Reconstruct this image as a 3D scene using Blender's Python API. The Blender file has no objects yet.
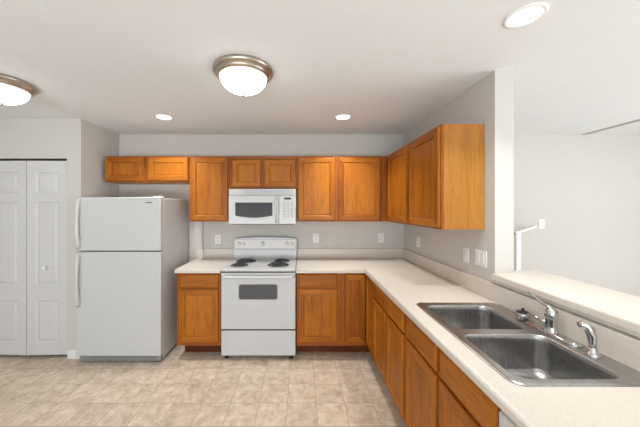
import bpy, bmesh, math, random
from mathutils import Vector, Matrix
random.seed(7)
PI = math.pi
S = bpy.context.scene
COL = S.collection

# ------------------------------------------------------------------ camera, world, lights, exposure
F_PX, CX, CY = 271.0, 300.0, 208.5
CAM_Y, CAM_Z = -3.354, 1.5245
cam_d = bpy.data.cameras.new('camera'); cam = bpy.data.objects.new('camera', cam_d); COL.objects.link(cam)
cam.location = (0, CAM_Y, CAM_Z); cam.rotation_euler = (PI/2, 0, 0)
cam_d.sensor_fit = 'HORIZONTAL'; cam_d.sensor_width = 36.0; cam_d.lens = 36.0*F_PX/640
cam_d.shift_x = (320-CX)/640; cam_d.shift_y = -(213.5-CY)/640
cam_d.clip_start = 0.02
S.camera = cam
S.view_settings.view_transform = 'Standard'; S.view_settings.look = 'None'
S.view_settings.gamma = 1.0; S.view_settings.exposure = -0.07
S.view_settings.use_curve_mapping = False
try:
    S.cycles.use_denoising = True
    S.cycles.max_bounces = 10; S.cycles.diffuse_bounces = 7; S.cycles.sample_clamp_indirect = 6
except Exception: pass
w = bpy.data.worlds.new('world'); S.world = w; w.use_nodes = True
w.node_tree.nodes['Background'].inputs[0].default_value = (0.80, 0.90, 1.0, 1)
w.node_tree.nodes['Background'].inputs[1].default_value = 1.5

def area(name, loc, rot, sx, sy, power, col=(1, 1, 1), spread=PI):
    l = bpy.data.lights.new(name, 'AREA'); l.shape = 'RECTANGLE'; l.size = sx; l.size_y = sy
    l.energy = power; l.color = col; l.spread = spread
    o = bpy.data.objects.new(name, l); o.location = loc; o.rotation_euler = rot; COL.objects.link(o)
    return o
# daylight entering by the glazed openings of the rear wall
area('daylight_rear', (-0.6, -6.90, 1.30), (PI/2, 0, 0), 4.6, 2.1, 14, (0.93, 0.97, 1.0))
# fill lamp added inside the rear opening, tilted up to brighten the ceiling
area('ceiling_fill_rear', (-0.6, -6.55, 0.60), (PI/2+math.radians(62), 0, 0), 4.6, 1.0, 215, (0.94, 0.975, 1.0))
area('fill_side', (5.10, -2.9, 1.35), (PI/2, 0, PI/2), 2.6, 1.7, 115, (0.94, 0.975, 1.0))  # fill lamp added at the side wall to brighten the next room
DOME_E, CAN_E, CAN_W = 6.5, 6.0, 6.8

# ------------------------------------------------------------------ materials
def new_mat(name):
    m = bpy.data.materials.new(name); m.use_nodes = True
    nt = m.node_tree; b = nt.nodes['Principled BSDF']
    return m, nt, b
def setp(b, col=None, rough=None, metal=None, spec=None, coat=None):
    if col is not None: b.inputs['Base Color'].default_value = (*col, 1)
    if rough is not None: b.inputs['Roughness'].default_value = rough
    if metal is not None: b.inputs['Metallic'].default_value = metal
    if spec is not None: b.inputs['Specular IOR Level'].default_value = spec
    if coat is not None: b.inputs['Coat Weight'].default_value = coat; b.inputs['Coat Roughness'].default_value = .2
def N(nt, t, **k):
    n = nt.nodes.new(t)
    for a, v in k.items(): setattr(n, a, v)
    return n
def plain(name, col, rough=.5, metal=0, spec=.5, var=.03, scale=6, bump=0, bscale=200):
    """painted / moulded surface: slight procedural mottling and optional fine bump"""
    m, nt, b = new_mat(name); setp(b, col, rough, metal, spec)
    tc = N(nt, 'ShaderNodeTexCoord')
    n = N(nt, 'ShaderNodeTexNoise'); n.inputs['Scale'].default_value = scale; n.inputs['Detail'].default_value = 4
    nt.links.new(tc.outputs['Object'], n.inputs['Vector'])
    r = N(nt, 'ShaderNodeValToRGB')
    r.color_ramp.elements[0].position = .3; r.color_ramp.elements[1].position = .7
    r.color_ramp.elements[0].color = (*[c*(1-var) for c in col], 1); r.color_ramp.elements[1].color = (*[min(1, c*(1+var)) for c in col], 1)
    nt.links.new(n.outputs['Fac'], r.inputs['Fac']); nt.links.new(r.outputs['Color'], b.inputs['Base Color'])
    if bump:
        n2 = N(nt, 'ShaderNodeTexNoise'); n2.inputs['Scale'].default_value = bscale; n2.inputs['Detail'].default_value = 3
        nt.links.new(tc.outputs['Object'], n2.inputs['Vector'])
        bp = N(nt, 'ShaderNodeBump'); bp.inputs['Strength'].default_value = bump; bp.inputs['Distance'].default_value = .002
        nt.links.new(n2.outputs['Fac'], bp.inputs['Height']); nt.links.new(bp.outputs['Normal'], b.inputs['Normal'])
    return m
def emis(name, col, strength):
    m, nt, b = new_mat(name); setp(b, (.9, .9, .9), .4)
    b.inputs['Emission Color'].default_value = (*col, 1); b.inputs['Emission Strength'].default_value = strength
    return m
def wood(name, axis, light=(.455, .152, .008), dark=(.275, .072, .0035), pore=.50):
    """honey oak; grain runs along the given local axis"""
    m, nt, b = new_mat(name); setp(b, light, .42, 0, .28)
    tc = N(nt, 'ShaderNodeTexCoord'); oi = N(nt, 'ShaderNodeObjectInfo')
    off = N(nt, 'ShaderNodeVectorMath', operation='SCALE'); off.inputs[0].default_value = (7.3, 5.1, 9.7)
    nt.links.new(oi.outputs['Random'], off.inputs['Scale'])
    add = N(nt, 'ShaderNodeVectorMath', operation='ADD')
    nt.links.new(tc.outputs['Object'], add.inputs[0]); nt.links.new(off.outputs[0], add.inputs[1])
    def stretched(along, across, **kw):
        mp = N(nt, 'ShaderNodeMapping'); sc = [across]*3; sc['xyz'.index(axis)] = along
        mp.inputs['Scale'].default_value = sc; nt.links.new(add.outputs[0], mp.inputs['Vector'])
        n = N(nt, 'ShaderNodeTexNoise'); n.inputs['Scale'].default_value = 1
        for a, v in kw.items(): n.inputs[a].default_value = v
        nt.links.new(mp.outputs[0], n.inputs['Vector']); return n
    n1 = stretched(.9, 13, Detail=4, Distortion=.5)      # broad cathedral figure
    n2 = stretched(7, 190, Detail=3, Roughness=.7)        # pores
    n3 = stretched(.6, 3, Detail=2)                       # board to board tone
    r1 = N(nt, 'ShaderNodeValToRGB'); cr = r1.color_ramp
    cr.elements[0].position = .28; cr.elements[0].color = (*dark, 1)
    cr.elements[1].position = .62; cr.elements[1].color = (*light, 1)
    e = cr.elements.new(.46); e.color = (*[(a*.35+b_*.65) for a, b_ in zip(dark, light)], 1)
    # rings: several bands from the figure noise
    mul = N(nt, 'ShaderNodeMath', operation='MULTIPLY'); mul.inputs[1].default_value = 5
    nt.links.new(n1.outputs['Fac'], mul.inputs[0])
    fr = N(nt, 'ShaderNodeMath', operation='PINGPONG'); fr.inputs[1].default_value = 1
    nt.links.new(mul.outputs[0], fr.inputs[0])
    mixf = N(nt, 'ShaderNodeMath', operation='MULTIPLY_ADD'); mixf.inputs[1].default_value = .15; mixf.inputs[2].default_value = 0
    nt.links.new(fr.outputs[0], mixf.inputs[0])
    ad = N(nt, 'ShaderNodeMath', operation='MULTIPLY_ADD'); ad.inputs[1].default_value = .75
    nt.links.new(n3.outputs['Fac'], ad.inputs[0]); nt.links.new(mixf.outputs[0], ad.inputs[2])
    nt.links.new(ad.outputs[0], r1.inputs['Fac'])
    r2 = N(nt, 'ShaderNodeValToRGB'); r2.color_ramp.elements[0].position = .34; r2.color_ramp.elements[1].position = .48
    r2.color_ramp.elements[0].color = (pore, pore*.9, pore*.8, 1); r2.color_ramp.elements[1].color = (1, 1, 1, 1)
    nt.links.new(n2.outputs['Fac'], r2.inputs['Fac'])
    mx = N(nt, 'ShaderNodeMix', data_type='RGBA', blend_type='MULTIPLY'); mx.inputs[0].default_value = .9
    nt.links.new(r1.outputs['Color'], mx.inputs[6]); nt.links.new(r2.outputs['Color'], mx.inputs[7])
    nt.links.new(mx.outputs[2], b.inputs['Base Color'])
    bp = N(nt, 'ShaderNodeBump'); bp.inputs['Strength'].default_value = .15; bp.inputs['Distance'].default_value = .001
    nt.links.new(n2.outputs['Fac'], bp.inputs['Height']); nt.links.new(bp.outputs['Normal'], b.inputs['Normal'])
    return m

WX, WY, WZ = wood('oak_grain_x', 'x'), wood('oak_grain_y', 'y'), wood('oak_grain_z', 'z')
TOE = wood('toe_board_dark_oak', 'x', (.16, .045, .006), (.09, .022, .003))  # toe boards in a darker oak tone than the face frames
FRAME = [wood('oak_frame_'+a, a, (.36, .105, .007), (.22, .055, .003)) for a in 'zxy']
SIDE = wood('oak_side_panel', 'z', (.47, .205, .040), (.33, .13, .021), .62)
WOOD = [WZ, WX, WY]                     # slot 0 vertical, 1 horizontal along x, 2 along y
M = dict(
    wall=plain('wall_paint', (.575, .555, .525), .85, spec=.2, var=.012, scale=2, bump=.05),
    ceil=plain('ceiling_paint', (.74, .76, .775), .9, spec=.2, var=.01, scale=2, bump=.08, bscale=90),
    trim=plain('white_trim_paint', (.78, .78, .775), .45, var=.01),
    door=plain('white_door_paint', (.60, .60, .60), .45, var=.01),
    white=plain('white_appliance_enamel', (.55, .56, .565), .28, var=.008),
    fridge_side=plain('appliance_textured_side', (.60, .61, .615), .45, var=.02, bump=.2, bscale=400),
    plast=plain('white_plastic', (.74, .73, .71), .4, var=.01),
    lgrey=plain('light_grey_plastic', (.42, .42, .42), .45, var=.02),
    dgrey=plain('dark_grey_plastic', (.10, .10, .105), .4, var=.05),
    black=plain('black_enamel', (.012, .012, .013), .35, var=.1),
    coil=plain('burner_coil_black', (.02, .02, .022), .45, var=.2, scale=40),
    glass_dark=plain('dark_oven_glass', (.035, .036, .038), .3, spec=.25, var=.05),
    glass_oven=plain('grey_oven_glass', (.085, .088, .09), .25, spec=.3, var=.05),
    chrome=plain('chrome', (.62, .62, .62), .07, 1, var=.01),
    nickel=plain('brushed_nickel', (.50, .44, .37), .34, 1, var=.04, scale=20),
    rubber=plain('black_rubber', (.01, .01, .01), .7, var=.1),
    dome=emis('lit_frosted_glass', (1.0, .96, .91), DOME_E),
    can=emis('lit_led_lens', (1.0, .97, .92), CAN_E),
    pane=plain('window_glass', (.6, .7, .8), .05, var=.01),
    dark=plain('closet_shadow_dark', (.03, .028, .025), .9, var=.1),
)
# counter laminate: cream with faint speckle
def laminate(name, c0, c1, rough=.38):
    m, nt, b = new_mat(name); setp(b, c0, rough, 0, .45)
    tc = N(nt, 'ShaderNodeTexCoord'); n = N(nt, 'ShaderNodeTexNoise'); n.inputs['Scale'].default_value = 170; n.inputs['Detail'].default_value = 4
    nt.links.new(tc.outputs['Object'], n.inputs['Vector'])
    r = N(nt, 'ShaderNodeValToRGB'); r.color_ramp.elements[0].position = .35; r.color_ramp.elements[1].position = .62
    r.color_ramp.elements[0].color = (*c1, 1); r.color_ramp.elements[1].color = (*c0, 1)
    nt.links.new(n.outputs['Fac'], r.inputs['Fac']); nt.links.new(r.outputs['Color'], b.inputs['Base Color'])
    return m
M['lam'] = laminate('cream_laminate', (.69, .645, .58), (.635, .585, .515))
# brushed stainless
def steel():
    m, nt, b = new_mat('brushed_stainless'); setp(b, (.45, .445, .44), .27, 1)
    tc = N(nt, 'ShaderNodeTexCoord'); mp = N(nt, 'ShaderNodeMapping'); mp.inputs['Scale'].default_value = (300, 6, 12)
    n = N(nt, 'ShaderNodeTexNoise'); n.inputs['Scale'].default_value = 1; n.inputs['Detail'].default_value = 3
    nt.links.new(tc.outputs['Object'], mp.inputs[0]); nt.links.new(mp.outputs[0], n.inputs['Vector'])
    bp = N(nt, 'ShaderNodeBump'); bp.inputs['Strength'].default_value = .01; bp.inputs['Distance'].default_value = .0005
    nt.links.new(n.outputs['Fac'], bp.inputs['Height']); nt.links.new(bp.outputs['Normal'], b.inputs['Normal'])
    mr = N(nt, 'ShaderNodeMapRange'); mr.inputs['To Min'].default_value = .22; mr.inputs['To Max'].default_value = .36
    nt.links.new(n.outputs['Fac'], mr.inputs['Value']); nt.links.new(mr.outputs[0], b.inputs['Roughness'])
    return m
M['steel'] = steel()
# vinyl tile floor
def floor_mat():
    m, nt, b = new_mat('vinyl_tile_floor'); setp(b, (.5, .45, .38), .42, 0, .4)
    L = nt.links.new
    tc = N(nt, 'ShaderNodeTexCoord'); mp = N(nt, 'ShaderNodeMapping')
    mp.inputs['Location'].default_value = (.098+.2235*20, 1.0+.2295*40, 0)
    L(tc.outputs['Object'], mp.inputs[0])
    sep = N(nt, 'ShaderNodeSeparateXYZ'); L(mp.outputs[0], sep.inputs[0])
    idx, edges = [], []
    for ax, p in ((0, .2235), (1, .2295)):
        d = N(nt, 'ShaderNodeMath', operation='DIVIDE'); d.inputs[1].default_value = p; L(sep.outputs[ax], d.inputs[0])
        fl = N(nt, 'ShaderNodeMath', operation='FLOOR'); L(d.outputs[0], fl.inputs[0]); idx.append(fl)
        fr = N(nt, 'ShaderNodeMath', operation='FRACT'); L(d.outputs[0], fr.inputs[0])
        s = N(nt, 'ShaderNodeMath', operation='SUBTRACT'); s.inputs[1].default_value = .5; L(fr.outputs[0], s.inputs[0])
        a = N(nt, 'ShaderNodeMath', operation='ABSOLUTE'); L(s.outputs[0], a.inputs[0])
        g = N(nt, 'ShaderNodeMapRange', interpolation_type='SMOOTHSTEP'); g.inputs['From Min'].default_value = .482; g.inputs['From Max'].default_value = .497
        L(a.outputs[0], g.inputs['Value']); edges.append(g)
    mx = N(nt, 'ShaderNodeMath', operation='MAXIMUM'); L(edges[0].outputs[0], mx.inputs[0]); L(edges[1].outputs[0], mx.inputs[1])
    cmb = N(nt, 'ShaderNodeCombineXYZ'); L(idx[0].outputs[0], cmb.inputs[0]); L(idx[1].outputs[0], cmb.inputs[1])
    wn = N(nt, 'ShaderNodeTexWhiteNoise', noise_dimensions='3D'); L(cmb.outputs[0], wn.inputs['Vector'])
    # stone clouding, shifted per tile
    sc = N(nt, 'ShaderNodeVectorMath', operation='SCALE'); sc.inputs['Scale'].default_value = 13; L(wn.outputs['Color'], sc.inputs[0])
    ad = N(nt, 'ShaderNodeVectorMath', operation='ADD'); L(mp.outputs[0], ad.inputs[0]); L(sc.outputs[0], ad.inputs[1])
    n1 = N(nt, 'ShaderNodeTexNoise'); n1.inputs['Scale'].default_value = 13; n1.inputs['Detail'].default_value = 9; n1.inputs['Roughness'].default_value = .72; n1.inputs['Distortion'].default_value = .35
    L(ad.outputs[0], n1.inputs['Vector'])
    r = N(nt, 'ShaderNodeValToRGB'); cr = r.color_ramp
    cr.elements[0].position = .30; cr.elements[0].color = (.42, .315, .22, 1)
    cr.elements[1].position = .66; cr.elements[1].color = (.74, .655, .55, 1)
    e = cr.elements.new(.5); e.color = (.61, .515, .41, 1)
    L(n1.outputs['Fac'], r.inputs['Fac'])
    val = N(nt, 'ShaderNodeMapRange'); val.inputs['To Min'].default_value = .95; val.inputs['To Max'].default_value = 1.06; L(wn.outputs['Value'], val.inputs['Value'])
    hs = N(nt, 'ShaderNodeHueSaturation'); L(val.outputs[0], hs.inputs['Value']); L(r.outputs['Color'], hs.inputs['Color'])
    mc = N(nt, 'ShaderNodeMix', data_type='RGBA'); L(mx.outputs[0], mc.inputs[0]); L(hs.outputs['Color'], mc.inputs[6]); mc.inputs[7].default_value = (.40, .325, .245, 1)
    L(mc.outputs[2], b.inputs['Base Color'])
    bp = N(nt, 'ShaderNodeBump'); bp.inputs['Strength'].default_value = .3; bp.inputs['Distance'].default_value = .001; bp.invert = True
    L(mx.outputs[0], bp.inputs['Height']); L(bp.outputs['Normal'], b.inputs['Normal'])
    return m
M['floor'] = floor_mat()

# ------------------------------------------------------------------ mesh helpers
def box(bm, x0, x1, y0, y1, z0, z1, mat=0, bevel=0.0, seg=2):
    x0, x1 = sorted((x0, x1)); y0, y1 = sorted((y0, y1)); z0, z1 = sorted((z0, z1))
    vs = [bm.verts.new((x, y, z)) for x in (x0, x1) for y in (y0, y1) for z in (z0, z1)]
    q = [(0, 1, 3, 2), (4, 6, 7, 5), (0, 4, 5, 1), (2, 3, 7, 6), (0, 2, 6, 4), (1, 5, 7, 3)]
    fs = [bm.faces.new([vs[i] for i in f]) for f in q]
    for f in fs: f.material_index = mat
    if bevel:
        es = list({e for f in fs for e in f.edges})
        r = bmesh.ops.bevel(bm, geom=es, offset=bevel, segments=seg, affect='EDGES', profile=.5)
        for f in r['faces']: f.material_index = mat; f.smooth = True
    return fs
def prism(bm, pts, d0, d1, plane='xy', mat=0, smooth=False):
    """polygon pts in a plane, extruded from d0 to d1 along the third axis"""
    def v(p, d):
        return {'xy': (p[0], p[1], d), 'xz': (p[0], d, p[1]), 'yz': (d, p[0], p[1])}[plane]
    a = [bm.verts.new(v(p, d0)) for p in pts]; c = [bm.verts.new(v(p, d1)) for p in pts]
    n = len(pts); fs = [bm.faces.new(a[::-1]), bm.faces.new(c)]
    for i in range(n):
        f = bm.faces.new((a[i], a[(i+1) % n], c[(i+1) % n], c[i])); f.smooth = smooth; fs.append(f)
    for f in fs: f.material_index = mat
    return fs
def lathe(bm, prof, cx=0, cy=0, cz=0, n=32, axis='z', mat=0, smooth=True):
    """prof: list of (radius, height)"""
    def P(r, h, a):
        c, s = r*math.cos(a), r*math.sin(a)
        return {'z': (cx+c, cy+s, cz+h), 'y': (cx+c, cy+h, cz+s), 'x': (cx+h, cy+c, cz+s)}[axis]
    rings = []
    for r, h in prof:
        if r < 1e-6: rings.append([bm.verts.new(P(0, h, 0))])
        else: rings.append([bm.verts.new(P(r, h, 2*PI*k/n)) for k in range(n)])
    for a, c in zip(rings, rings[1:]):
        for k in range(n):
            if len(a) == 1 and len(c) == 1: continue
            if len(a) == 1: f = bm.faces.new((a[0], c[k], c[(k+1) % n]))
            elif len(c) == 1: f = bm.faces.new((a[k], a[(k+1) % n], c[0]))
            else: f = bm.faces.new((a[k], a[(k+1) % n], c[(k+1) % n], c[k]))
            f.smooth = smooth; f.material_index = mat
def tube(bm, pts, rad, n=12, mat=0, closed=False, flat=1.0, up=Vector((0, 0, 1))):
    """tube along pts; rad number or list; flat squashes the section along its second axis"""
    pts = [Vector(p) for p in pts]; m = len(pts); rings = []
    rads = rad if isinstance(rad, (list, tuple)) else [rad]*m
    for i, p in enumerate(pts):
        if closed: t = pts[(i+1) % m]-pts[i-1]
        else: t = pts[min(i+1, m-1)]-pts[max(i-1, 0)]
        t.normalize()
        u = up if abs(t.dot(up)) < .95 else Vector((1, 0, 0))
        a = t.cross(u).normalized(); b = a.cross(t).normalized()
        rings.append([bm.verts.new(p+a*math.cos(2*PI*k/n)*rads[i]+b*math.sin(2*PI*k/n)*rads[i]*flat) for k in range(n)])
    rr = list(zip(rings, rings[1:]))
    if closed: rr.append((rings[-1], rings[0]))
    for a, c in rr:
        for k in range(n):
            f = bm.faces.new((a[k], a[(k+1) % n], c[(k+1) % n], c[k])); f.smooth = True; f.material_index = mat
    if not closed:
        for r_ in (rings[0], rings[-1]):
            f = bm.faces.new(r_); f.material_index = mat
def rrect(cx, cy, w_, h_, r, n=6):
    pts = []
    for sx, sy, a0 in ((1, 1, 0), (-1, 1, 90), (-1, -1, 180), (1, -1, 270)):
        for k in range(n+1):
            a = math.radians(a0+90*k/n)
            pts.append((cx+sx*(w_/2-r)+r*math.cos(a), cy+sy*(h_/2-r)+r*math.sin(a)))
    return pts
def loops(bm, rings, mat=0, smooth=True, cap_end=False, cap_start=False):
    """skin between successive closed loops of 3D points"""
    R_ = [[bm.verts.new(p) for p in r] for r in rings]
    n = len(R_[0])
    for a, c in zip(R_, R_[1:]):
        for k in range(n):
            f = bm.faces.new((a[k], a[(k+1) % n], c[(k+1) % n], c[k])); f.smooth = smooth; f.material_index = mat
    if cap_end: bm.faces.new(R_[-1]).material_index = mat
    if cap_start: bm.faces.new(R_[0][::-1]).material_index = mat
    return R_
def obj(name, bm, mats, parent=None, loc=None, rotz=0, fix=True):
    if fix: bmesh.ops.recalc_face_normals(bm, faces=bm.faces[:])
    me = bpy.data.meshes.new(name); bm.to_mesh(me); bm.free()
    for m_ in (mats if isinstance(mats, (list, tuple)) else [mats]): me.materials.append(m_)
    o = bpy.data.objects.new(name, me); COL.objects.link(o)
    if parent is not None: o.parent = parent
    if loc is not None: o.location = loc; o.rotation_euler = (0, 0, rotz)
    return o
def nb(): return bmesh.new()
def tag(o, label=None, cat=None, group=None, kind=None):
    if label: o['label'] = label
    if cat: o['category'] = cat
    if group: o['group'] = group
    if kind: o['kind'] = kind
    return o
def thing(name, label, cat, loc=(0, 0, 0), rotz=0, group=None):
    o = bpy.data.objects.new(name, None); o.empty_display_size = .05; COL.objects.link(o)
    o.location = loc; o.rotation_euler = (0, 0, rotz)
    return tag(o, label, cat, group)
def struct(name, bm, m, label=None):
    return tag(obj(name, bm, m), label, kind='structure')
def dup(root, loc, rotz, label):
    def cp(o, par):
        c = o.copy(); COL.objects.link(c); c.parent = par
        for ch in list(o.children): cp(ch, c)
        return c
    kids = list(root.children); r = root.copy(); COL.objects.link(r)
    for k in kids: cp(k, r)
    r.location = loc; r.rotation_euler = (0, 0, rotz); r['label'] = label
    return r

# ------------------------------------------------------------------ room shell
CEIL = 2.44
XL, XC, XW, WT, XR = -4.6, -2.235, 1.287, .125, 5.2
YC, YE, YB = -.59, -1.565, -7.0      # closet wall plane, end of the full-height wall, rear wall
b = nb(); box(b, XL-.15, XR+.15, YB-.15, .15, -.12, 0); struct('floor', b, M['floor'], 'beige stone-look vinyl tile floor')
b = nb(); box(b, XL-.15, XR+.15, YB-.15, .15, CEIL, CEIL+.12); struct('ceiling', b, M['ceil'], 'smooth white painted ceiling')
b = nb(); box(b, XL-.15, XR+.15, 0, .15, 0, CEIL); struct('wall_back', b, M['wall'], 'pale greige wall behind the range, running on into the next room')
b = nb(); box(b, XC-.11, XC, YC, 0, 0, CEIL); struct('wall_left', b, M['wall'], 'short greige side wall of the fridge alcove')
# closet front wall around the bifold opening
DX0, DX1, DZ = -3.196, -2.378, 2.035
b = nb(); box(b, DX1, XC-.11, YC, YC+.11, 0, CEIL); box(b, DX0, DX1, YC, YC+.11, DZ, CEIL); box(b, XL, DX0, YC, YC+.11, 0, CEIL)
struct('wall_closet', b, M['wall'], 'greige closet wall beside and above the white bifold door')
b = nb(); box(b, XW, XW+WT, YE, 0, 0, CEIL); struct('wall_right', b, M['wall'], 'full-height wall carrying the end cabinets, cut off at the pass-through')
b = nb(); box(b, XW, XW+WT, -3.25, YE, 0, 1.045); struct('wall_right_low', b, M['wall'], 'low wall behind the sink under the bar ledge')
b = nb(); box(b, XL-.15, XL, YB, 0, 0, CEIL); struct('wall_far_left', b, M['wall'])
b = nb()
box(b, XR, XR+.15, YB, -4.3, 0, CEIL); box(b, XR, XR+.15, -1.5, 0, 0, CEIL)
box(b, XR, XR+.15, -4.3, -1.5, 0, .45); box(b, XR, XR+.15, -4.3, -1.5, 2.25, CEIL)
struct('wall_far_right', b, M['wall'])
b = nb()
box(b, XL, -3.0, YB-.15, YB, 0, CEIL); box(b, 1.8, XR, YB-.15, YB, 0, CEIL)
box(b, -3.0, 1.8, YB-.15, YB, 0, .2); box(b, -3.0, 1.8, YB-.15, YB, 2.4, CEIL)
struct('wall_rear', b, M['wall'])
def window(name, along, a0, a1, z0, z1, pos, d):
    root = bpy.data.objects.new(name, None); COL.objects.link(root); tag(root, kind='structure')
    b = nb(); n = 3
    def bx(u0, u1, v0, v1, t0, t1):
        (box(b, u0, u1, pos+t0, pos+t1, v0, v1) if along == 'x' else box(b, pos+t0, pos+t1, u0, u1, v0, v1))
    bx(a0, a1, z0, z0+.06, 0, d); bx(a0, a1, z1-.06, z1, 0, d)
    for k in range(n+1):
        u = a0+(a1-a0-.06)*k/n; bx(u, u+.06, z0, z1, 0, d)
    obj('window_frame', b, M['trim'], root)
window('window_1', 'x', -3.0, 1.8, .2, 2.4, YB-.10, .06)
window('added_side_window', 'y', -4.3, -1.5, .45, 2.25, XR+.04, .06)  # unseen side window, added and placed for its light on the next room
b = nb(); box(b, -1.30, -1.198, -.030, 0, .914, 1.376); struct('trim_1', b, M['wall'], 'narrow raised strip of wall between fridge and outlet')
# baseboards
b = nb()
box(b, DX1+.02, XC+.012, YC-.014, YC, 0, .09, bevel=.003); box(b, XC, XC+.012, YC-.014, -.01, 0, .09, bevel=.003)
struct('baseboard_left', b, M['trim'], 'white baseboard on the corner between bifold door and fridge')
b = nb(); box(b, XW+WT, XR, -.014, 0, 0, .09, bevel=.003); struct('baseboard_back', b, M['trim'])

# ------------------------------------------------------------------ bifold closet door (two hinged leaves)
door1 = bpy.data.objects.new('door_1', None); COL.objects.link(door1); door1.location = (0, YC, 0)
tag(door1, 'white six-panel bifold closet door with a small round knob', kind='structure')
def leaf(x0, x1, y0, y1):
    """a moulded three-panel leaf; y0/y1 depth of its left/right edge so the pair folds a little"""
    W = x1-x0; H0, H1 = .028, 2.012; t = .032
    b = nb()
    pn = [(.045+.04, W-.085, .16, .60), (.085, W-.085, .73, 1.585), (.085, W-.085, 1.665, 1.875)]
    pn = [(.085, W-.085, .15, .585), (.085, W-.085, .735, 1.59), (.085, W-.085, 1.685, 1.90)]
    xs = [0, pn[0][0], pn[0][1], W]
    zs = [H0]+[z for p in pn for z in (p[2], p[3])]+[H1]
    yf = -t
    for i in range(3):
        for j in range(len(zs)-1):
            x_0, x_1, z_0, z_1 = xs[i], xs[i+1], zs[j], zs[j+1]
            if i == 1 and j % 2 == 1:
                def ring(ins, y): return [(x_0+ins, y, z_0+ins), (x_1-ins, y, z_0+ins), (x_1-ins, y, z_1-ins), (x_0+ins, y, z_1-ins)]
                loops(b, [ring(0, yf), ring(.012, yf+.009), ring(.022, yf+.009), ring(.045, yf+.001)], smooth=False, cap_end=True)
            else:
                b.faces.new([b.verts.new(p) for p in ((x_0, yf, z_0), (x_1, yf, z_0), (x_1, yf, z_1), (x_0, yf, z_1))])
    loops(b, [[(0, yf, H0), (W, yf, H0), (W, yf, H1), (0, yf, H1)], [(0, 0, H0), (W, 0, H0), (W, 0, H1), (0, 0, H1)]], smooth=False, cap_end=True)
    bmesh.ops.remove_doubles(b, verts=b.verts, dist=1e-5)
    ang = math.atan2(y1-y0, W)
    o = obj('door_leaf', b, M['door'], door1, (x0, y0, 0), ang)
    return o
mid = (DX0+DX1)/2
leaf(DX0+.004, mid-.002, .045, .030)
lf = leaf(mid+.002, DX1-.006, .030, .045)
b = nb(); lathe(b, [(.0, -.045), (.012, -.044), (.018, -.036), (.019, -.028), (.014, -.018), (.008, -.012), (.008, 0)], .195, -.032, .918, n=20, axis='y')
obj('knob', b, M['trim'], lf)
b = nb(); box(b, DX0, DX1, .012, .05, DZ-.012, DZ); obj('track', b, M['black'], door1)
b = nb(); box(b, DX0, DX1, .05, .10, .0, DZ); obj('closet_shadow_panel', b, M['dark'], door1)  # near-black panel behind the leaves stands for the shade inside the closet

# ------------------------------------------------------------------ cabinet builders (local: x right, y=0 wall, front towards -y)
def door_part(parent, x0, x1, z0, z1, yf, label=None, t=.019, fw=.055):
    """framed door whose back sits on yf; stiles and rails plus a recessed panel as sub-part"""
    b = nb(); y0, y1 = yf, yf-t
    def ring(i, y): return [(x0+i, y, z0+i), (x1-i, y, z0+i), (x1-i, y, z1-i), (x0+i, y, z1-i)]
    R_ = [ring(0, y0), ring(0, y1+.006), ring(.003, y1+.0015), ring(.008, y1), ring(fw-.004, y1), ring(fw, y1+.003), ring(fw+.004, y1+.0095), ring(fw+.012, y1+.011)]
    V = [[b.verts.new(p) for p in r] for r in R_]
    for a, c in zip(V, V[1:]):
        for k in range(4):
            f = b.faces.new((a[k], a[(k+1) % 4], c[(k+1) % 4], c[k])); f.material_index = 1 if k % 2 == 0 else 0
    b.faces.new(V[0][::-1])
    d = obj('door', b, WOOD, parent)
    if label: d['label'] = label
    b = nb(); i = fw+.004
    pts = lambda ii, y: [(x0+ii, y, z0+ii), (x1-ii, y, z0+ii), (x1-ii, y, z1-ii), (x0+ii, y, z1-ii)]
    loops(b, [pts(i, y1+.0105), pts(i+.010, y1+.0075), pts(i+.014, y1+.0072)], smooth=False, cap_end=True)
    obj('door_panel', b, WOOD, d)
    return d
def drawer_part(parent, x0, x1, z0, z1, yf, t=.019, name='drawer_front'):
    b = nb(); y1 = yf-t
    def ring(i, y): return [(x0+i, y, z0+i), (x1-i, y, z0+i), (x1-i, y, z1-i), (x0+i, y, z1-i)]
    loops(b, [ring(0, yf), ring(0, y1+.010), ring(.004, y1+.005), ring(.012, y1+.001), ring(.016, y1)], smooth=False, cap_end=True, cap_start=True, mat=1)
    return obj(name, b, WOOD, parent)
def frame_part(parent, x0, x1, z0, z1, yf, stiles, rails, t=.019):
    """face frame: stiles full height, rails between"""
    b = nb()
    for a, c in stiles: box(b, a, c, yf, yf-t, z0, z1, 0, bevel=.0012, seg=1)
    for a, c, u, v in rails: box(b, u, v, yf, yf-t, a, c, 1)
    return obj('face_frame', b, FRAME, parent)

# ---- wall cabinets
UD, UB, UT = .305, 1.378, 2.112
def upper(name, label, loc, rotz, W, z0, z1, doors, stiles, lip=True):
    t = thing(name, label, 'cabinet', loc, rotz, 'oak wall cabinets')
    b = nb(); box(b, 0, W, -.002, -(UD-.019), z0, z1, 0); obj('body', b, SIDE, t)
    rails = []
    ss = sorted(stiles)
    for (a, c), (d, e) in zip(ss, ss[1:]):
        rails += [(z0, z0+.03, c, d), (z1-.035, z1, c, d)]
    frame_part(t, 0, W, z0, z1, -(UD-.019), stiles, rails)
    for (a, c, u, v) in doors: door_part(t, a, c, u, v, -UD)
    return t
# over the fridge
x0 = -2.19
upper('wall_cabinet', 'long low honey oak wall cabinet high above the white fridge', (x0, 0, 0), 0, .945, 1.822, UT,
      [(.012, .450, 1.838, 2.094), (.487, .935, 1.838, 2.094)], [(0, .03), (.44, .497), (.925, .945)])
# single tall door left of microwave
upper('wall_cabinet', 'narrow single-door oak wall cabinet between fridge and microwave', (-1.243, 0, 0), 0, .445, UB, UT,
      [(.024, .430, 1.392, 2.094)], [(0, .04), (.415, .445)])
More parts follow.
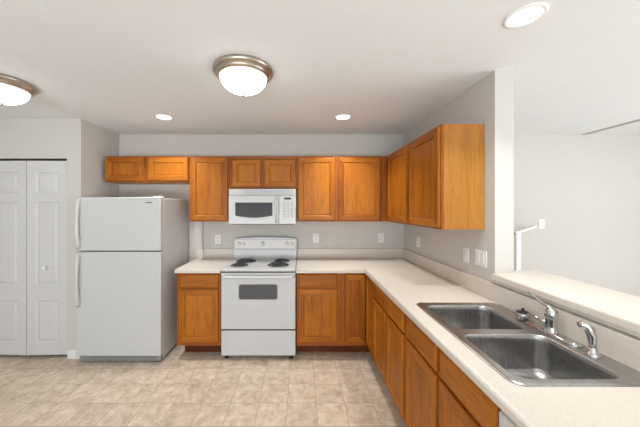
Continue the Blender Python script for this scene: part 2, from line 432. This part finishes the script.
# above microwave
upper('wall_cabinet', 'short two-door oak wall cabinet directly above the microwave', (-.796, 0, 0), 0, .762, 1.748, UT,
      [(.037, .356, 1.766, 2.072), (.400, .747, 1.766, 2.072)], [(0, .05), (.345, .41), (.735, .762)])
# right of microwave to the corner
upper('wall_cabinet', 'wide two-door oak wall cabinet between microwave and corner', (-.032, 0, 0), 0, 1.014, UB, UT,
      [(.014, .424, 1.392, 2.094), (.461, .931, 1.392, 2.094)], [(0, .03), (.41, .475), (.92, 1.014)])
# right wall pair
upper('wall_cabinet', 'oak wall cabinet on the side wall tucked into the corner', (XW, -.31, 0), -PI/2, .618, UB, UT,
      [(.040, .590, 1.392, 2.094)], [(0, .06), (.575, .618)])
upper('wall_cabinet', 'oak wall cabinet on the side wall with exposed grained end panel', (XW, -.930, 0), -PI/2, .537, UB, UT,
      [(.018, .530, 1.392, 2.094)], [(0, .04), (.50, .537)])

# ---- base cabinets
BD, BT, TK = .610, .875, .137
DRZ, DOZ = (.726, .860), (.178, .709)
def base(label, loc, rotz, W, units, stiles, name='base_cabinet', x_in=0, drawer=True, open_top=False):
    t = thing(name, label, 'cabinet', loc, rotz, 'oak base cabinets')
    b = nb()
    if open_top:      # hollow carcass: bottom, back and two sides, the bowls hang inside
        box(b, 0, W, -.004, -(BD-.019), TK, TK+.02, 0); box(b, 0, W, -.004, -.016, TK+.02, .86, 0)
        box(b, 0, .016, -.016, -(BD-.019), TK+.02, BT, 0); box(b, W-.016, W, -.016, -(BD-.019), TK+.02, BT, 0)
    else: box(b, 0, W, -.004, -(BD-.019), TK, BT, 0)
    obj('body', b, SIDE, t)
    rails = []; ss = sorted(stiles)
    for (a, c), (d, e) in zip(ss, ss[1:]):
        rails += [(TK, TK+.045, c, d), (.848, BT, c, d)] + ([(.700, .735, c, d)] if drawer else [])
    frame_part(t, 0, W, TK, BT, -(BD-.019), stiles, rails)
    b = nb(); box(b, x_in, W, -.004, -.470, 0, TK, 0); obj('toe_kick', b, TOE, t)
    for a, c in units:
        if drawer:
            drawer_part(t, a, c, *DRZ, -BD); door_part(t, a, c, *DOZ, -BD)
    return t
base('single-drawer oak base cabinet between fridge and range', (-1.243, -.002, 0), 0, .444, [(.024, .420)], [(0, .04), (.405, .444)], x_in=.02)
base('oak base cabinet with one drawer just right of the range', (-.034, -.002, 0), 0, .453, [(.018, .408)], [(0, .035), (.395, .453)])
# corner cabinet: an L with two full-height doors meeting at the inside corner
XF = XW-BD       # .677 face plane of the right run
t = thing('corner_base_cabinet', 'oak corner base cabinet with two full-height doors meeting at the inside corner', 'cabinet', (.42, -.002, 0), 0, 'oak base cabinets')
cxr = XF-.42     # local x of right-run face plane
b = nb()
prism(b, [(0, -.004), (XW-.42-.004, -.004), (XW-.42-.004, -.885), (cxr+.019, -.885), (cxr+.019, -(BD-.019)), (0, -(BD-.019))], TK, BT, 'xy', 0)
obj('body', b, SIDE, t)
b = nb(); y = -(BD-.019)
box(b, 0, .03, y, -BD, TK, BT, 0); box(b, .03, cxr+.019, y, -BD, TK, .175, 1); box(b, .03, cxr+.019, y, -BD, .862, BT, 1)
box(b, cxr, cxr+.019, -BD, -.885, TK, .175, 2); box(b, cxr, cxr+.019, -BD, -.885, .862, BT, 2); box(b, cxr, cxr+.019, -.865, -.885, .175, .862, 0)
obj('face_frame', b, FRAME, t)
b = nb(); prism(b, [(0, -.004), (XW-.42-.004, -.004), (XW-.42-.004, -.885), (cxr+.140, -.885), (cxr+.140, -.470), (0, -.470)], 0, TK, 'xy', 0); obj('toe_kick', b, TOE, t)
door_part(t, .034, cxr-.022, .172, .858, -BD)
d = door_part(t, .024, .268, .172, .858, 0)
d.location = (cxr, -BD, 0); d.rotation_euler = (0, 0, -PI/2)
# right run
base('oak base cabinet with two drawers between the corner and the sink', (XW, -.887, 0), -PI/2, .745, [(.020, .365), (.392, .722)],
     [(0, .035), (.35, .405), (.71, .745)])
base('oak sink base cabinet with two false drawer fronts below the steel sink', (XW, -1.634, 0), -PI/2, .826, [(.026, .398), (.428, .806)],
     [(0, .04), (.385, .44), (.79, .826)], open_top=True)
# dishwasher
t = thing('dishwasher', 'white dishwasher under the counter past the sink cabinet', 'dishwasher', (XW, -2.462, 0), -PI/2)
b = nb(); box(b, .004, .594, -.03, -.56, .02, .868); obj('body', b, M['lgrey'], t)
b = nb(); box(b, .004, .594, -.562, -.628, .13, .735, bevel=.006); obj('door', b, M['white'], t)
b = nb(); box(b, .004, .594, -.562, -.640, .740, .868, bevel=.010); obj('control_panel', b, M['white'], t)
b = nb(); box(b, .01, .588, -.50, -.53, .0, .125); obj('toe_panel', b, M['white'], t)

# ------------------------------------------------------------------ countertops
CT0, CT1 = .876, .914
def nosing(b, a, c, out, z0=CT0, z1=CT1, r=.012):
    """rounded front edge between 2D points a and c, profile pushed out along vector out"""
    a, c, out = Vector(a), Vector(c), Vector(out)
    prof = [(-.02, z0), (-.002, z0), (0, z0+.002)]
    for k in range(5):
        th = PI/2*k/4; prof.append((-r+r*math.cos(th), z1-r+r*math.sin(th)))
    prof += [(-.02, z1)]
    A = [b.verts.new((a.x+out.x*p, a.y+out.y*p, z)) for p, z in prof]; C_ = [b.verts.new((c.x+out.x*p, c.y+out.y*p, z)) for p, z in prof]
    for k in range(len(prof)):
        f = b.faces.new((A[k], A[(k+1) % len(prof)], C_[(k+1) % len(prof)], C_[k])); f.smooth = 3 <= k < 7
    b.faces.new(A[::-1]); b.faces.new(C_)
CTY = -.640
b = nb(); box(b, -1.256, -.797, CTY+.02, -.001, CT0, CT1); nosing(b, (-1.256, CTY), (-.797, CTY), (0, -1))
ct = tag(obj('countertop', b, M['lam']), 'short cream laminate countertop between fridge and range', 'countertop', 'cream laminate countertops')
b = nb(); prism(b, [(-1.256, -.031), (-1.256, -.050), (-1.178, -.050), (-1.178, -.020), (-.797, -.020), (-.797, -.001), (-1.197, -.001), (-1.197, -.031)], CT1, 1.030, 'xy'); obj('backsplash', b, M['lam'], ct)
XE = .647        # front edge of the right run
SX0, SX1, SY0, SY1 = .735, 1.262, -1.603, -2.427      # sink outline
HX0, HX1, HY0, HY1 = .755, 1.245, -1.625, -2.405      # cut-out
CE = -3.08
b = nb()
box(b, -.038, XW-.001, CTY+.02, -.001, CT0, CT1)
box(b, XE+.02, XW-.001, CTY+.02, HY0, CT0, CT1)
box(b, XE+.02, HX0, HY0, HY1, CT0, CT1); box(b, HX1, XW-.001, HY0, HY1, CT0, CT1)
box(b, XE+.02, XW-.001, HY1, CE, CT0, CT1)
nosing(b, (-.038, CTY), (XE+.021, CTY), (0, -1)); nosing(b, (XE, CTY+.021), (XE, CE), (-1, 0))
ct = tag(obj('countertop', b, M['lam']), 'long L-shaped cream laminate countertop holding the sink', 'countertop', 'cream laminate countertops')
b = nb(); box(b, -.038, XW-.001, -.020, -.001, CT1, 1.030, bevel=.003); obj('backsplash', b, M['lam'], ct)
b = nb(); box(b, XW-.020, XW-.001, -.020, CE, CT1, 1.030, bevel=.003); obj('backsplash', b, M['lam'], ct)
# bar ledge on the low wall
b = nb()
xf, xb, zt, zb = 1.262, 1.650, 1.098, 1.052
def rslab(b, x0, x1, y0, y1, z0, z1): box(b, x0, x1, y0, y1, z0, z1, bevel=.010, seg=3)
pts = [(xf, -3.25), (xb, -3.25), (xb, -1.475), (XW+WT+.002, -1.475), (XW+WT+.002, YE-.002), (XW-.0, YE-.002), (xf, YE-.002)]
fs = prism(b, pts, zb, zt, 'xy')
es = [e for e in b.edges if abs(e.verts[0].co.z-e.verts[1].co.z) < 1e-6]
bmesh.ops.bevel(b, geom=es, offset=.011, segments=3, affect='EDGES', profile=.5)
lg = tag(obj('bar_ledge', b, M['lam']), 'raised cream laminate bar ledge on the low wall behind the sink', 'ledge')
b = nb(); box(b, xf+.010, XW, -3.25, YE-.002, 1.040, zb, bevel=.002, seg=1); obj('under_trim', b, M['lam'], lg)

# ------------------------------------------------------------------ sink
t = thing('kitchen_sink', 'double-bowl stainless steel drop-in sink in the cream countertop', 'sink', ((SX0+SX1)/2, (SY0+SY1)/2, CT1))
sx, sy = (SX1-SX0), (SY0-SY1)
lx = lambda x: x-(SX0+SX1)/2
ly = lambda y: y-(SY0+SY1)/2
bowls = [(.772, 1.165, -1.660, -1.998), (.770, 1.165, -2.048, -2.396)]
b = nb(); zr = .006
O = rrect(0, 0, sx-.024, sy-.024, .035, 8)
def edges_of(vs): return [b.edges.new((vs[k], vs[(k+1) % len(vs)])) for k in range(len(vs))]
ov = [b.verts.new((x, y, zr)) for x, y in O]; ed = edges_of(ov); inner = []
for (a, c, d, e) in bowls:
    P_ = rrect(lx((a+c)/2), ly((d+e)/2), c-a, d-e, .055, 8)
    vv = [b.verts.new((x, y, zr)) for x, y in P_]; ed += edges_of(vv); inner.append(P_)
bmesh.ops.triangle_fill(b, use_beauty=True, use_dissolve=False, edges=ed)
r1 = [(x, y, zr) for x, y in O]; r2 = [(x, y, .0045) for x, y in rrect(0, 0, sx-.008, sy-.008, .042, 8)]; r3 = [(x, y, .0005) for x, y in rrect(0, 0, sx, sy, .045, 8)]
loops(b, [r1, r2, r3])
bmesh.ops.remove_doubles(b, verts=b.verts, dist=1e-5)
obj('rim', b, M['steel'], t)
for (a, c, d, e), P_ in zip(bowls, inner):
    cx_, cy_, W_, H_ = lx((a+c)/2), ly((d+e)/2), c-a, d-e
    prof = [(0, zr), (.003, zr-.001), (.006, zr-.006), (.008, -.02), (.016, -.135)]
    for k in range(1, 7):
        th = PI/2*k/6; prof.append((.016+.038*(1-math.cos(th)), -.135-.038*math.sin(th)))
    rings = []
    for ins, z in prof:
        rings.append([(x, y, z) for x, y in rrect(cx_, cy_, W_-2*ins, H_-2*ins, max(.012, .055-ins*.35), 8)])
    rings.append([(cx_+(x-cx_)*.3, cy_+(y-cy_)*.3, -.177) for x, y, z in rings[-1]])
    b = nb(); loops(b, rings, cap_end=True)
    bo = obj('bowl', b, M['steel'], t)
    b = nb(); lathe(b, [(.0, .001), (.030, .001), (.034, .004), (.045, .005), (.050, .001), (.050, -.004)], cx_, cy_, -.176, 28); obj('drain', b, M['chrome'], bo)

# faucet on the rear deck of the sink
FZ = CT1+.0065
t = thing('kitchen_faucet', 'chrome single-lever kitchen faucet on the sink deck', 'faucet', (1.214, -2.045, FZ))
b = nb()
R_ = [[(x, y, z) for x, y in rrect(0, 0, .056-2*i, .275-2*i, .027-i, 8)] for i, z in ((0, 0), (0, .006), (.003, .011), (.008, .013))]
loops(b, R_, cap_end=True, cap_start=True); obj('deck_plate', b, M['chrome'], t)
b = nb(); lathe(b, [(.030, .010), (.027, .020), (.0245, .035), (.023, .070), (.024, .078), (.0265, .084), (.0268, .096), (.024, .110), (.016, .120), (0, .124)], 0, 0, 0, 28)
obj('body', b, M['chrome'], t)
b = nb(); tube(b, [(0, .010, .034), (-.002, .05, .044), (-.004, .085, .046), (-.006, .115, .043), (-.007, .128, .036), (-.007, .131, .022)], [.014, .013, .012, .0115, .012, .0125], 14)
obj('spout', b, M['chrome'], t)
b = nb(); tube(b, [(0, -.006, .112), (-.002, .010, .126), (-.004, .030, .130), (-.006, .055, .138), (-.008, .085, .152), (-.009, .108, .164), (-.009, .118, .166)], [.013, .012, .0085, .006, .006, .0085, .007], 12, flat=.7)
obj('lever', b, M['chrome'], t)
# side sprayer
t = thing('side_sprayer', 'curved chrome side sprayer standing nearest on the sink deck', 'sprayer', (1.208, -2.235, FZ))
b = nb(); lathe(b, [(.026, 0), (.026, .004), (.021, .010), (.016, .016), (.0145, .030), (.012, .032)], n=24); obj('holder', b, M['chrome'], t)
b = nb(); tube(b, [(0, 0, .020), (0, 0, .050), (-.001, .001, .075), (-.005, .004, .098), (-.014, .009, .114), (-.028, .014, .120), (-.040, .018, .116)], [.011, .0135, .0165, .0175, .016, .0145, .011], 16)
obj('spray_head', b, M['chrome'], t)
# basket strainer on deck
t = thing('sink_strainer', 'small chrome basket strainer with black centre on the sink deck beside the faucet', 'strainer', (1.212, -1.880, FZ))
t.scale = (1.25, 1.25, 1.2)
b = nb(); lathe(b, [(.0, .002), (.020, .001), (.024, .004), (.026, .020), (.034, .026), (.036, .032), (.033, .034), (.024, .031), (.0, .029)], n=28); obj('basket', b, M['chrome'], t)
b = nb(); lathe(b, [(.0, .030), (.023, .031), (.022, .035), (.007, .037), (.005, .046), (.007, .050), (.0, .053)], n=20); obj('stopper_knob', b, M['rubber'], t)

# ------------------------------------------------------------------ refrigerator
FX0, FX1 = -2.200, -1.365
W_ = FX1-FX0
t = thing('refrigerator', 'white top-freezer refrigerator standing in the alcove beside the closet wall', 'refrigerator', (FX0, -.015, 0))
b = nb(); box(b, .004, W_-.004, -.03, -.615, .03, 1.628, bevel=.004); obj('body', b, M['fridge_side'], t)
def fdoor(name, z0, z1):
    b = nb(); box(b, 0, W_, -.622, -.682, z0, z1, bevel=.009, seg=3); return obj(name, b, M['white'], t)
fz = fdoor('freezer_door', 1.110, 1.636); rf = fdoor('fresh_food_door', .076, 1.098)
b = nb(); box(b, .01, W_-.01, -.612, -.626, .07, 1.62); obj('door_gasket', b, M['lgrey'], t)
def fhandle(par, z0, z1, flip):
    b = nb(); pts = []; n = 14
    for k in range(n+1):
        s = k/n; z = z0+(z1-z0)*s; h = math.sin(PI*s)**.6
        pts.append((.026+(.006*math.sin(PI*s)), -.676-.036*h, z))
    tube(b, pts, [.0185+.004*math.cos(2*PI*k/n) for k in range(n+1)], 12, up=Vector((1, 0, 0)))
    obj('handle', b, M['white'], par)
fhandle(fz, 1.135, 1.625, False); fhandle(rf, .565, 1.09, True)
b = nb(); box(b, W_-.150, W_-.085, -.681, -.6845, 1.578, 1.588, bevel=.001, seg=1); obj('badge', b, M['dgrey'], fz)
b = nb(); box(b, W_-.085, W_-.012, -.585, -.665, 1.636, 1.648, bevel=.004); obj('hinge_cover', b, M['plast'], t)
b = nb(); box(b, .012, W_-.012, -.60, -.652, .014, .068, bevel=.003)
for k in range(5): box(b, .05, W_-.06, -.651, -.656, .022+k*.009, .0265+k*.009)
obj('base_grille', b, plain('grille_grey', (.27, .27, .275), .5), t)
for x in (.05, W_-.05):
    b = nb(); lathe(b, [(0, 0), (.018, 0), (.018, .035), (0, .035)], x, -.58, 0, 14); obj('foot', b, M['rubber'], t)

# ------------------------------------------------------------------ range
RX0, RX1 = -.792, -.043
W_ = RX1-RX0; YF = -.635
t = thing('electric_range', 'white freestanding electric coil range between the base cabinets', 'range', (RX0, 0, 0))
b = nb(); box(b, .002, W_-.002, -.012, YF+.03, .05, .895); obj('body', b, M['white'], t)
b = nb(); box(b, 0, W_, -.012, YF-.012, .893, .922, bevel=.008, seg=3); obj('cooktop', b, M['white'], t)
b = nb()
# backguard with gently arched top and sloped control face
n = 16; prof = []
for k in range(n+1):
    x = W_*k/n; prof.append((x, 1.158+.018*math.sin(PI*k/n)**.5))
poly = [(0, .92)] + prof + [(W_, .92)]
A = [b.verts.new((x, -.016, z)) for x, z in poly]
Bf = [b.verts.new((x, -.085 if z > 1 else -.095, z)) for x, z in poly]
b.faces.new(A[::-1]); b.faces.new(Bf)
for k in range(len(poly)): b.faces.new((A[k], A[(k+1) % len(poly)], Bf[(k+1) % len(poly)], Bf[k]))
bmesh.ops.bevel(b, geom=[e for e in b.edges if all(v.co.z > 1.1 for v in e.verts) and all(v.co.y < -.05 for v in e.verts)], offset=.006, segments=2, affect='EDGES')
bg = obj('backguard', b, M['white'], t)
b = nb(); box(b, .012, W_-.012, -.088, -.0975, 1.048, 1.150, bevel=.004); obj('control_strip', b, M['plast'], bg)
b = nb(); box(b, .012, W_-.012, -.088, -.0985, 1.030, 1.037); obj('seam_line', b, M['lgrey'], bg)
for x in (.060, .112, W_-.112, W_-.058):
    b = nb(); lathe(b, [(.023, 0), (.023, -.006), (.019, -.010), (.018, -.024), (.015, -.027), (0, -.027)], x, -.0975, 1.102, 22, 'y')
    box(b, x-.003, x+.003, -.120, -.128, 1.085, 1.119); obj('knob', b, M['plast'], bg)
b = nb(); lathe(b, [(.026, 0), (.026, -.006), (.021, -.010), (.019, -.026), (0, -.027)], .345, -.0975, 1.104, 22, 'y'); obj('oven_dial', b, M['plast'], bg)
def burner(x, y, r):
    bb = nb(); lathe(bb, [(.0, -.004), (r*.75, -.003), (r+.008, .002), (r+.016, .003), (r+.018, .0)], x, y, .922, 32)
    bu = obj('drip_pan', bb, M['black'], None)
    co = nb(); turns = 4 if r > .085 else 3; n_ = turns*26; pts = []
    for k in range(n_+1):
        a = 2*PI*turns*k/n_; rr = .022+(r-.022)*k/n_
        pts.append((x+rr*math.cos(a), y+rr*math.sin(a), .933))
    tube(co, pts, .0056, 8, flat=.8)
    for a in (0, 2*PI/3, 4*PI/3): tube(co, [(x+.012*math.cos(a), y+.012*math.sin(a), .927), (x+r*math.cos(a), y+r*math.sin(a), .927)], .003, 6)
    lathe(co, [(0, .0), (.016, 0), (.014, -.006), (0, -.006)], x, y, .9375, 16)
    c = obj('burner', co, M['coil'], t); bu.parent = c
burner(.175, -.245, .098); burner(.150, -.475, .076); burner(.585, -.235, .076); burner(.560, -.455, .098)
b = nb(); box(b, .008, W_-.008, YF+.030, YF+.002, .872, .893); obj('vent_gap', b, M['black'], t)
b = nb(); box(b, .003, W_-.003, YF+.028, YF-.008, .315, .880, bevel=.006, seg=2); od = obj('oven_door', b, M['white'], t)
# handle: broad white bar across the door top
b = nb(); pts = [(.025, YF-.006, .845), (.04, YF-.040, .846), (.09, YF-.052, .847)]+[(.09+(W_-.18)*k/8, YF-.054, .847) for k in range(1, 8)]+[(W_-.09, YF-.052, .847), (W_-.04, YF-.040, .846), (W_-.025, YF-.006, .845)]
tube(b, pts, .019, 12, flat=.75); obj('handle', b, M['white'], od)
b = nb(); P_ = rrect(.373, .690, .385, .150, .022, 5); prism(b, P_, YF-.006, YF-.0095, 'xz'); wn_ = obj('oven_window', b, M['glass_oven'], od)
b = nb(); P1 = rrect(.373, .690, .397, .162, .027, 5)
loops(b, [[(x, YF-.0075, z) for x, z in P1], [(x, YF-.0105, z) for x, z in rrect(.373, .690, .393, .158, .025, 5)], [(x, YF-.0105, z) for x, z in P_], [(x, YF-.0075, z) for x, z in P_]])
obj('window_border', b, M['lgrey'], wn_)
b = nb(); box(b, .006, W_-.006, YF+.030, YF+.004, .298, .315); obj('drawer_gap', b, M['black'], t)
b = nb(); box(b, .003, W_-.003, YF+.028, YF-.006, .050, .300, bevel=.006); obj('storage_drawer', b, M['white'], t)
for x in (.045, W_-.045):
    for y in (-.585, -.08):
        b = nb(); lathe(b, [(0, 0), (.02, 0), (.02, .02), (.012, .05), (0, .05)], x, y, 0, 14); obj('foot', b, M['rubber'], t)

# ------------------------------------------------------------------ over-the-range microwave
MX0, MX1, MZ0, MZ1 = -.778, -.043, 1.345, 1.740
W_ = MX1-MX0; YF = -.385
t = thing('microwave', 'white over-the-range microwave hung under the short oak cabinet', 'microwave', (MX0, 0, 0))
b = nb(); box(b, 0, W_, -.004, YF, MZ0+.008, MZ1, bevel=.004); obj('body', b, M['white'], t)
b = nb(); box(b, .004, W_-.004, YF-.001, YF-.018, MZ1-.070, MZ1-.003, bevel=.004)
mgr = obj('vent_grille', b, M['white'], t)
b = nb()
for k in range(5): box(b, .165, W_-.035, YF-.017, YF-.0195, MZ1-.060+k*.0095, MZ1-.0555+k*.0095)
obj('louver', b, M['lgrey'], mgr)
b = nb(); DW = .545; box(b, .003, DW, YF-.001, YF-.028, MZ0+.010, MZ1-.074, bevel=.006); md = obj('door', b, M['white'], t)
# window, with downward-bowed lower edge
wx0, wx1, wz0, wz1 = .075, .480, MZ0+.100, MZ1-.150
def mwin(i):
    pts = [(wx0+i, wz1-i), (wx1-i, wz1-i), (wx1-i, wz0+i)]
    for k in range(1, 10): 
        s = k/10; pts.append((wx1-i-(wx1-wx0-2*i)*s, wz0+i-.022*math.sin(PI*s)))
    return pts+[(wx0+i, wz0+i)]
b = nb(); prism(b, mwin(0), YF-.026, YF-.0305, 'xz'); obj('door_window', b, M['glass_dark'], md)
b = nb(); loops(b, [[(x, YF-.027, z) for x, z in mwin(-.008)], [(x, YF-.032, z) for x, z in mwin(-.006)], [(x, YF-.032, z) for x, z in mwin(0)], [(x, YF-.029, z) for x, z in mwin(.002)]], smooth=False); obj('window_border', b, M['white'], md)
b = nb(); tube(b, [(.520, YF-.026, MZ0+.03), (.518, YF-.050, MZ0+.05), (.513, YF-.058, (MZ0+MZ1)/2-.03), (.518, YF-.050, MZ1-.105), (.520, YF-.026, MZ1-.09)], [.009, .011, .011, .011, .009], 12); obj('handle', b, M['white'], md)
b = nb(); box(b, DW+.004, W_-.003, YF-.001, YF-.026, MZ0+.010, MZ1-.074, bevel=.006); mp_ = obj('control_panel', b, M['white'], t)
b = nb(); box(b, DW+.062, W_-.055, YF-.025, YF-.0285, MZ1-.118, MZ1-.096); obj('display', b, M['black'], mp_)
for r_ in range(6):
    for c_ in range(3):
        x = DW+.048+c_*.042; z = MZ1-.148-r_*.029
        b = nb(); box(b, x, x+.026, YF-.025, YF-.0285, z-.016, z, bevel=.002, seg=1); obj('button', b, M['lgrey'], mp_)
b = nb(); box(b, .02, W_-.02, -.05, YF+.02, MZ0, MZ0+.010); obj('underside_filter', b, M['dgrey'], t)

# ------------------------------------------------------------------ ceiling lights
def dome_light(x, y, label):
    t = thing('ceiling_light', label, 'ceiling light', (x, y, CEIL), 0, 'domed ceiling lights')
    b = nb(); lathe(b, [(.150, -.001), (.192, -.001), (.197, -.010), (.196, -.022), (.188, -.030), (.178, -.034), (.174, -.044), (.166, -.056), (.155, -.060), (.148, -.052)], n=56); obj('rim', b, M['nickel'], t)
    b = nb(); pf = [(.152, -.050)]
    for k in range(1, 13):
        a = PI/2*k/12; pf.append((.152*math.cos(a), -.052-.100*math.sin(a)))
    pf[-1] = (0, pf[-1][1]); lathe(b, pf, n=48); obj('glass_dome', b, M['dome'], t)
    b = nb(); lathe(b, [(.014, -.150), (.013, -.158), (.008, -.163), (.009, -.168), (.004, -.174), (0, -.175)], n=20); obj('finial', b, M['nickel'], t)
dome_light(-.374, -1.56, 'domed frosted glass ceiling light with nickel rim, wholly in view')
dome_light(-2.165, -1.393, 'domed frosted glass ceiling light cut off by the left edge of the photo')
def can_light(x, y, label):
    t = thing('recessed_light', label, 'recessed light', (x, y, CEIL), 0, 'round recessed ceiling lights')
    b = nb(); lathe(b, [(.086, 0), (.085, -.004), (.078, -.007), (.068, -.006), (.064, -.002)], n=40); obj('trim_ring', b, M['trim'], t)
    b = nb(); lathe(b, [(.065, -.0045), (.04, -.006), (0, -.0065)], n=36); obj('lens', b, M['can'], t)
    l = bpy.data.lights.new('downlight', 'AREA'); l.shape = 'DISK'; l.size = .11; l.energy = CAN_W; l.color = (1.0, .985, .95); l.spread = math.radians(105)
    lo = bpy.data.objects.new('downlight', l); COL.objects.link(lo); lo.parent = t; lo.location = (0, 0, -.010)
can_light(-1.36, -.643, 'small lit recessed ceiling light in front of the fridge')
can_light(.430, -.643, 'small lit recessed ceiling light in front of the wide oak cabinet')
can_light(1.070, -2.065, 'large-looking lit recessed ceiling light above the sink, nearest the camera')
# ceiling register in the next room
t = thing('ceiling_vent', 'thin grey slotted vent in the ceiling of the next room', 'vent', (3.51, -.292, CEIL))
b = nb(); box(b, -.032, .032, -.29, .29, -.005, 0, bevel=.002, seg=1); obj('vent_frame', b, M['lgrey'], t)
b = nb()
for k in range(3): box(b, -.024+k*.018, -.014+k*.018, -.27, .27, -.0065, -.004)
obj('slats', b, plain('vent_grey', (.42, .42, .42), .5), t)

# ------------------------------------------------------------------ outlets and switches
def outlet(label, loc, rotz):
    t = thing('wall_outlet', label, 'outlet', loc, rotz, 'white wall outlets')
    b = nb(); box(b, -.036, .036, -.007, 0, -.058, .058, bevel=.003); obj('cover_plate', b, M['trim'], t)
    for z in (-.021, .021):
        b = nb(); prism(b, rrect(0, z, .032, .030, .010, 4), -.007, -.009, 'xz'); r_ = obj('receptacle', b, M['plast'], t)
        b = nb(); box(b, -.008, -.0055, -.0092, -.0088, z-.002, z+.008); box(b, .0055, .008, -.0092, -.0088, z-.002, z+.008); box(b, -.002, .002, -.0092, -.0088, z-.010, z-.006); obj('slots', b, M['dgrey'], r_)
    return t
o1 = outlet('white outlet on the back wall left of the range', (-1.015, 0, 1.147), 0)
dup(o1, (.198, 0, 1.158), 0, 'white outlet on the back wall just right of the range')
dup(o1, (1.000, 0, 1.162), 0, 'white outlet on the back wall near the corner')
dup(o1, (XW, -.41, 1.161), -PI/2, 'white outlet on the side wall nearest the corner')
def switch(name, label, loc, rotz, gangs):
    t = thing(name, label, 'switch', loc, rotz, 'white light switches')
    w2 = .036 if gangs == 1 else .059
    b = nb(); box(b, -w2, w2, -.007, 0, -.058, .058, bevel=.003); obj('cover_plate', b, M['trim'], t)
    for k in range(gangs):
        x = 0 if gangs == 1 else (-.023, .023)[k]
        b = nb(); box(b, x-.016, x+.016, -.0105, -.006, -.033, .033, bevel=.002); obj('rocker', b, M['plast'], t)
    return t
switch('light_switch', 'single white switch on the side wall below the end cabinet', (XW, -1.259, 1.165), -PI/2, 1)
switch('double_light_switch', 'double white switch on the side wall near its cut-off end', (XW, -1.432, 1.172), -PI/2, 2)
switch('light_switch', 'single white switch alone on the wall of the next room', (2.985, 0, 1.333), 0, 1)

# ------------------------------------------------------------------ stair rail in the next room
t = thing('stair_railing', 'white stair post and short sloping handrail by the next room wall', 'railing', (2.60, -.10, 0))
b = nb(); box(b, -.028, .028, -.035, .035, 0, 1.235, bevel=.004); obj('newel_post', b, M['trim'], t)
b = nb(); prism(b, [(-.028, 1.213), (-.028, 1.24), (.225, 1.322), (.225, 1.298)], -.02, .03, 'xz'); obj('handrail', b, M['trim'], t)
b = nb(); box(b, .20, .215, .02, .099, 1.285, 1.30); obj('rail_bracket', b, M['trim'], t)
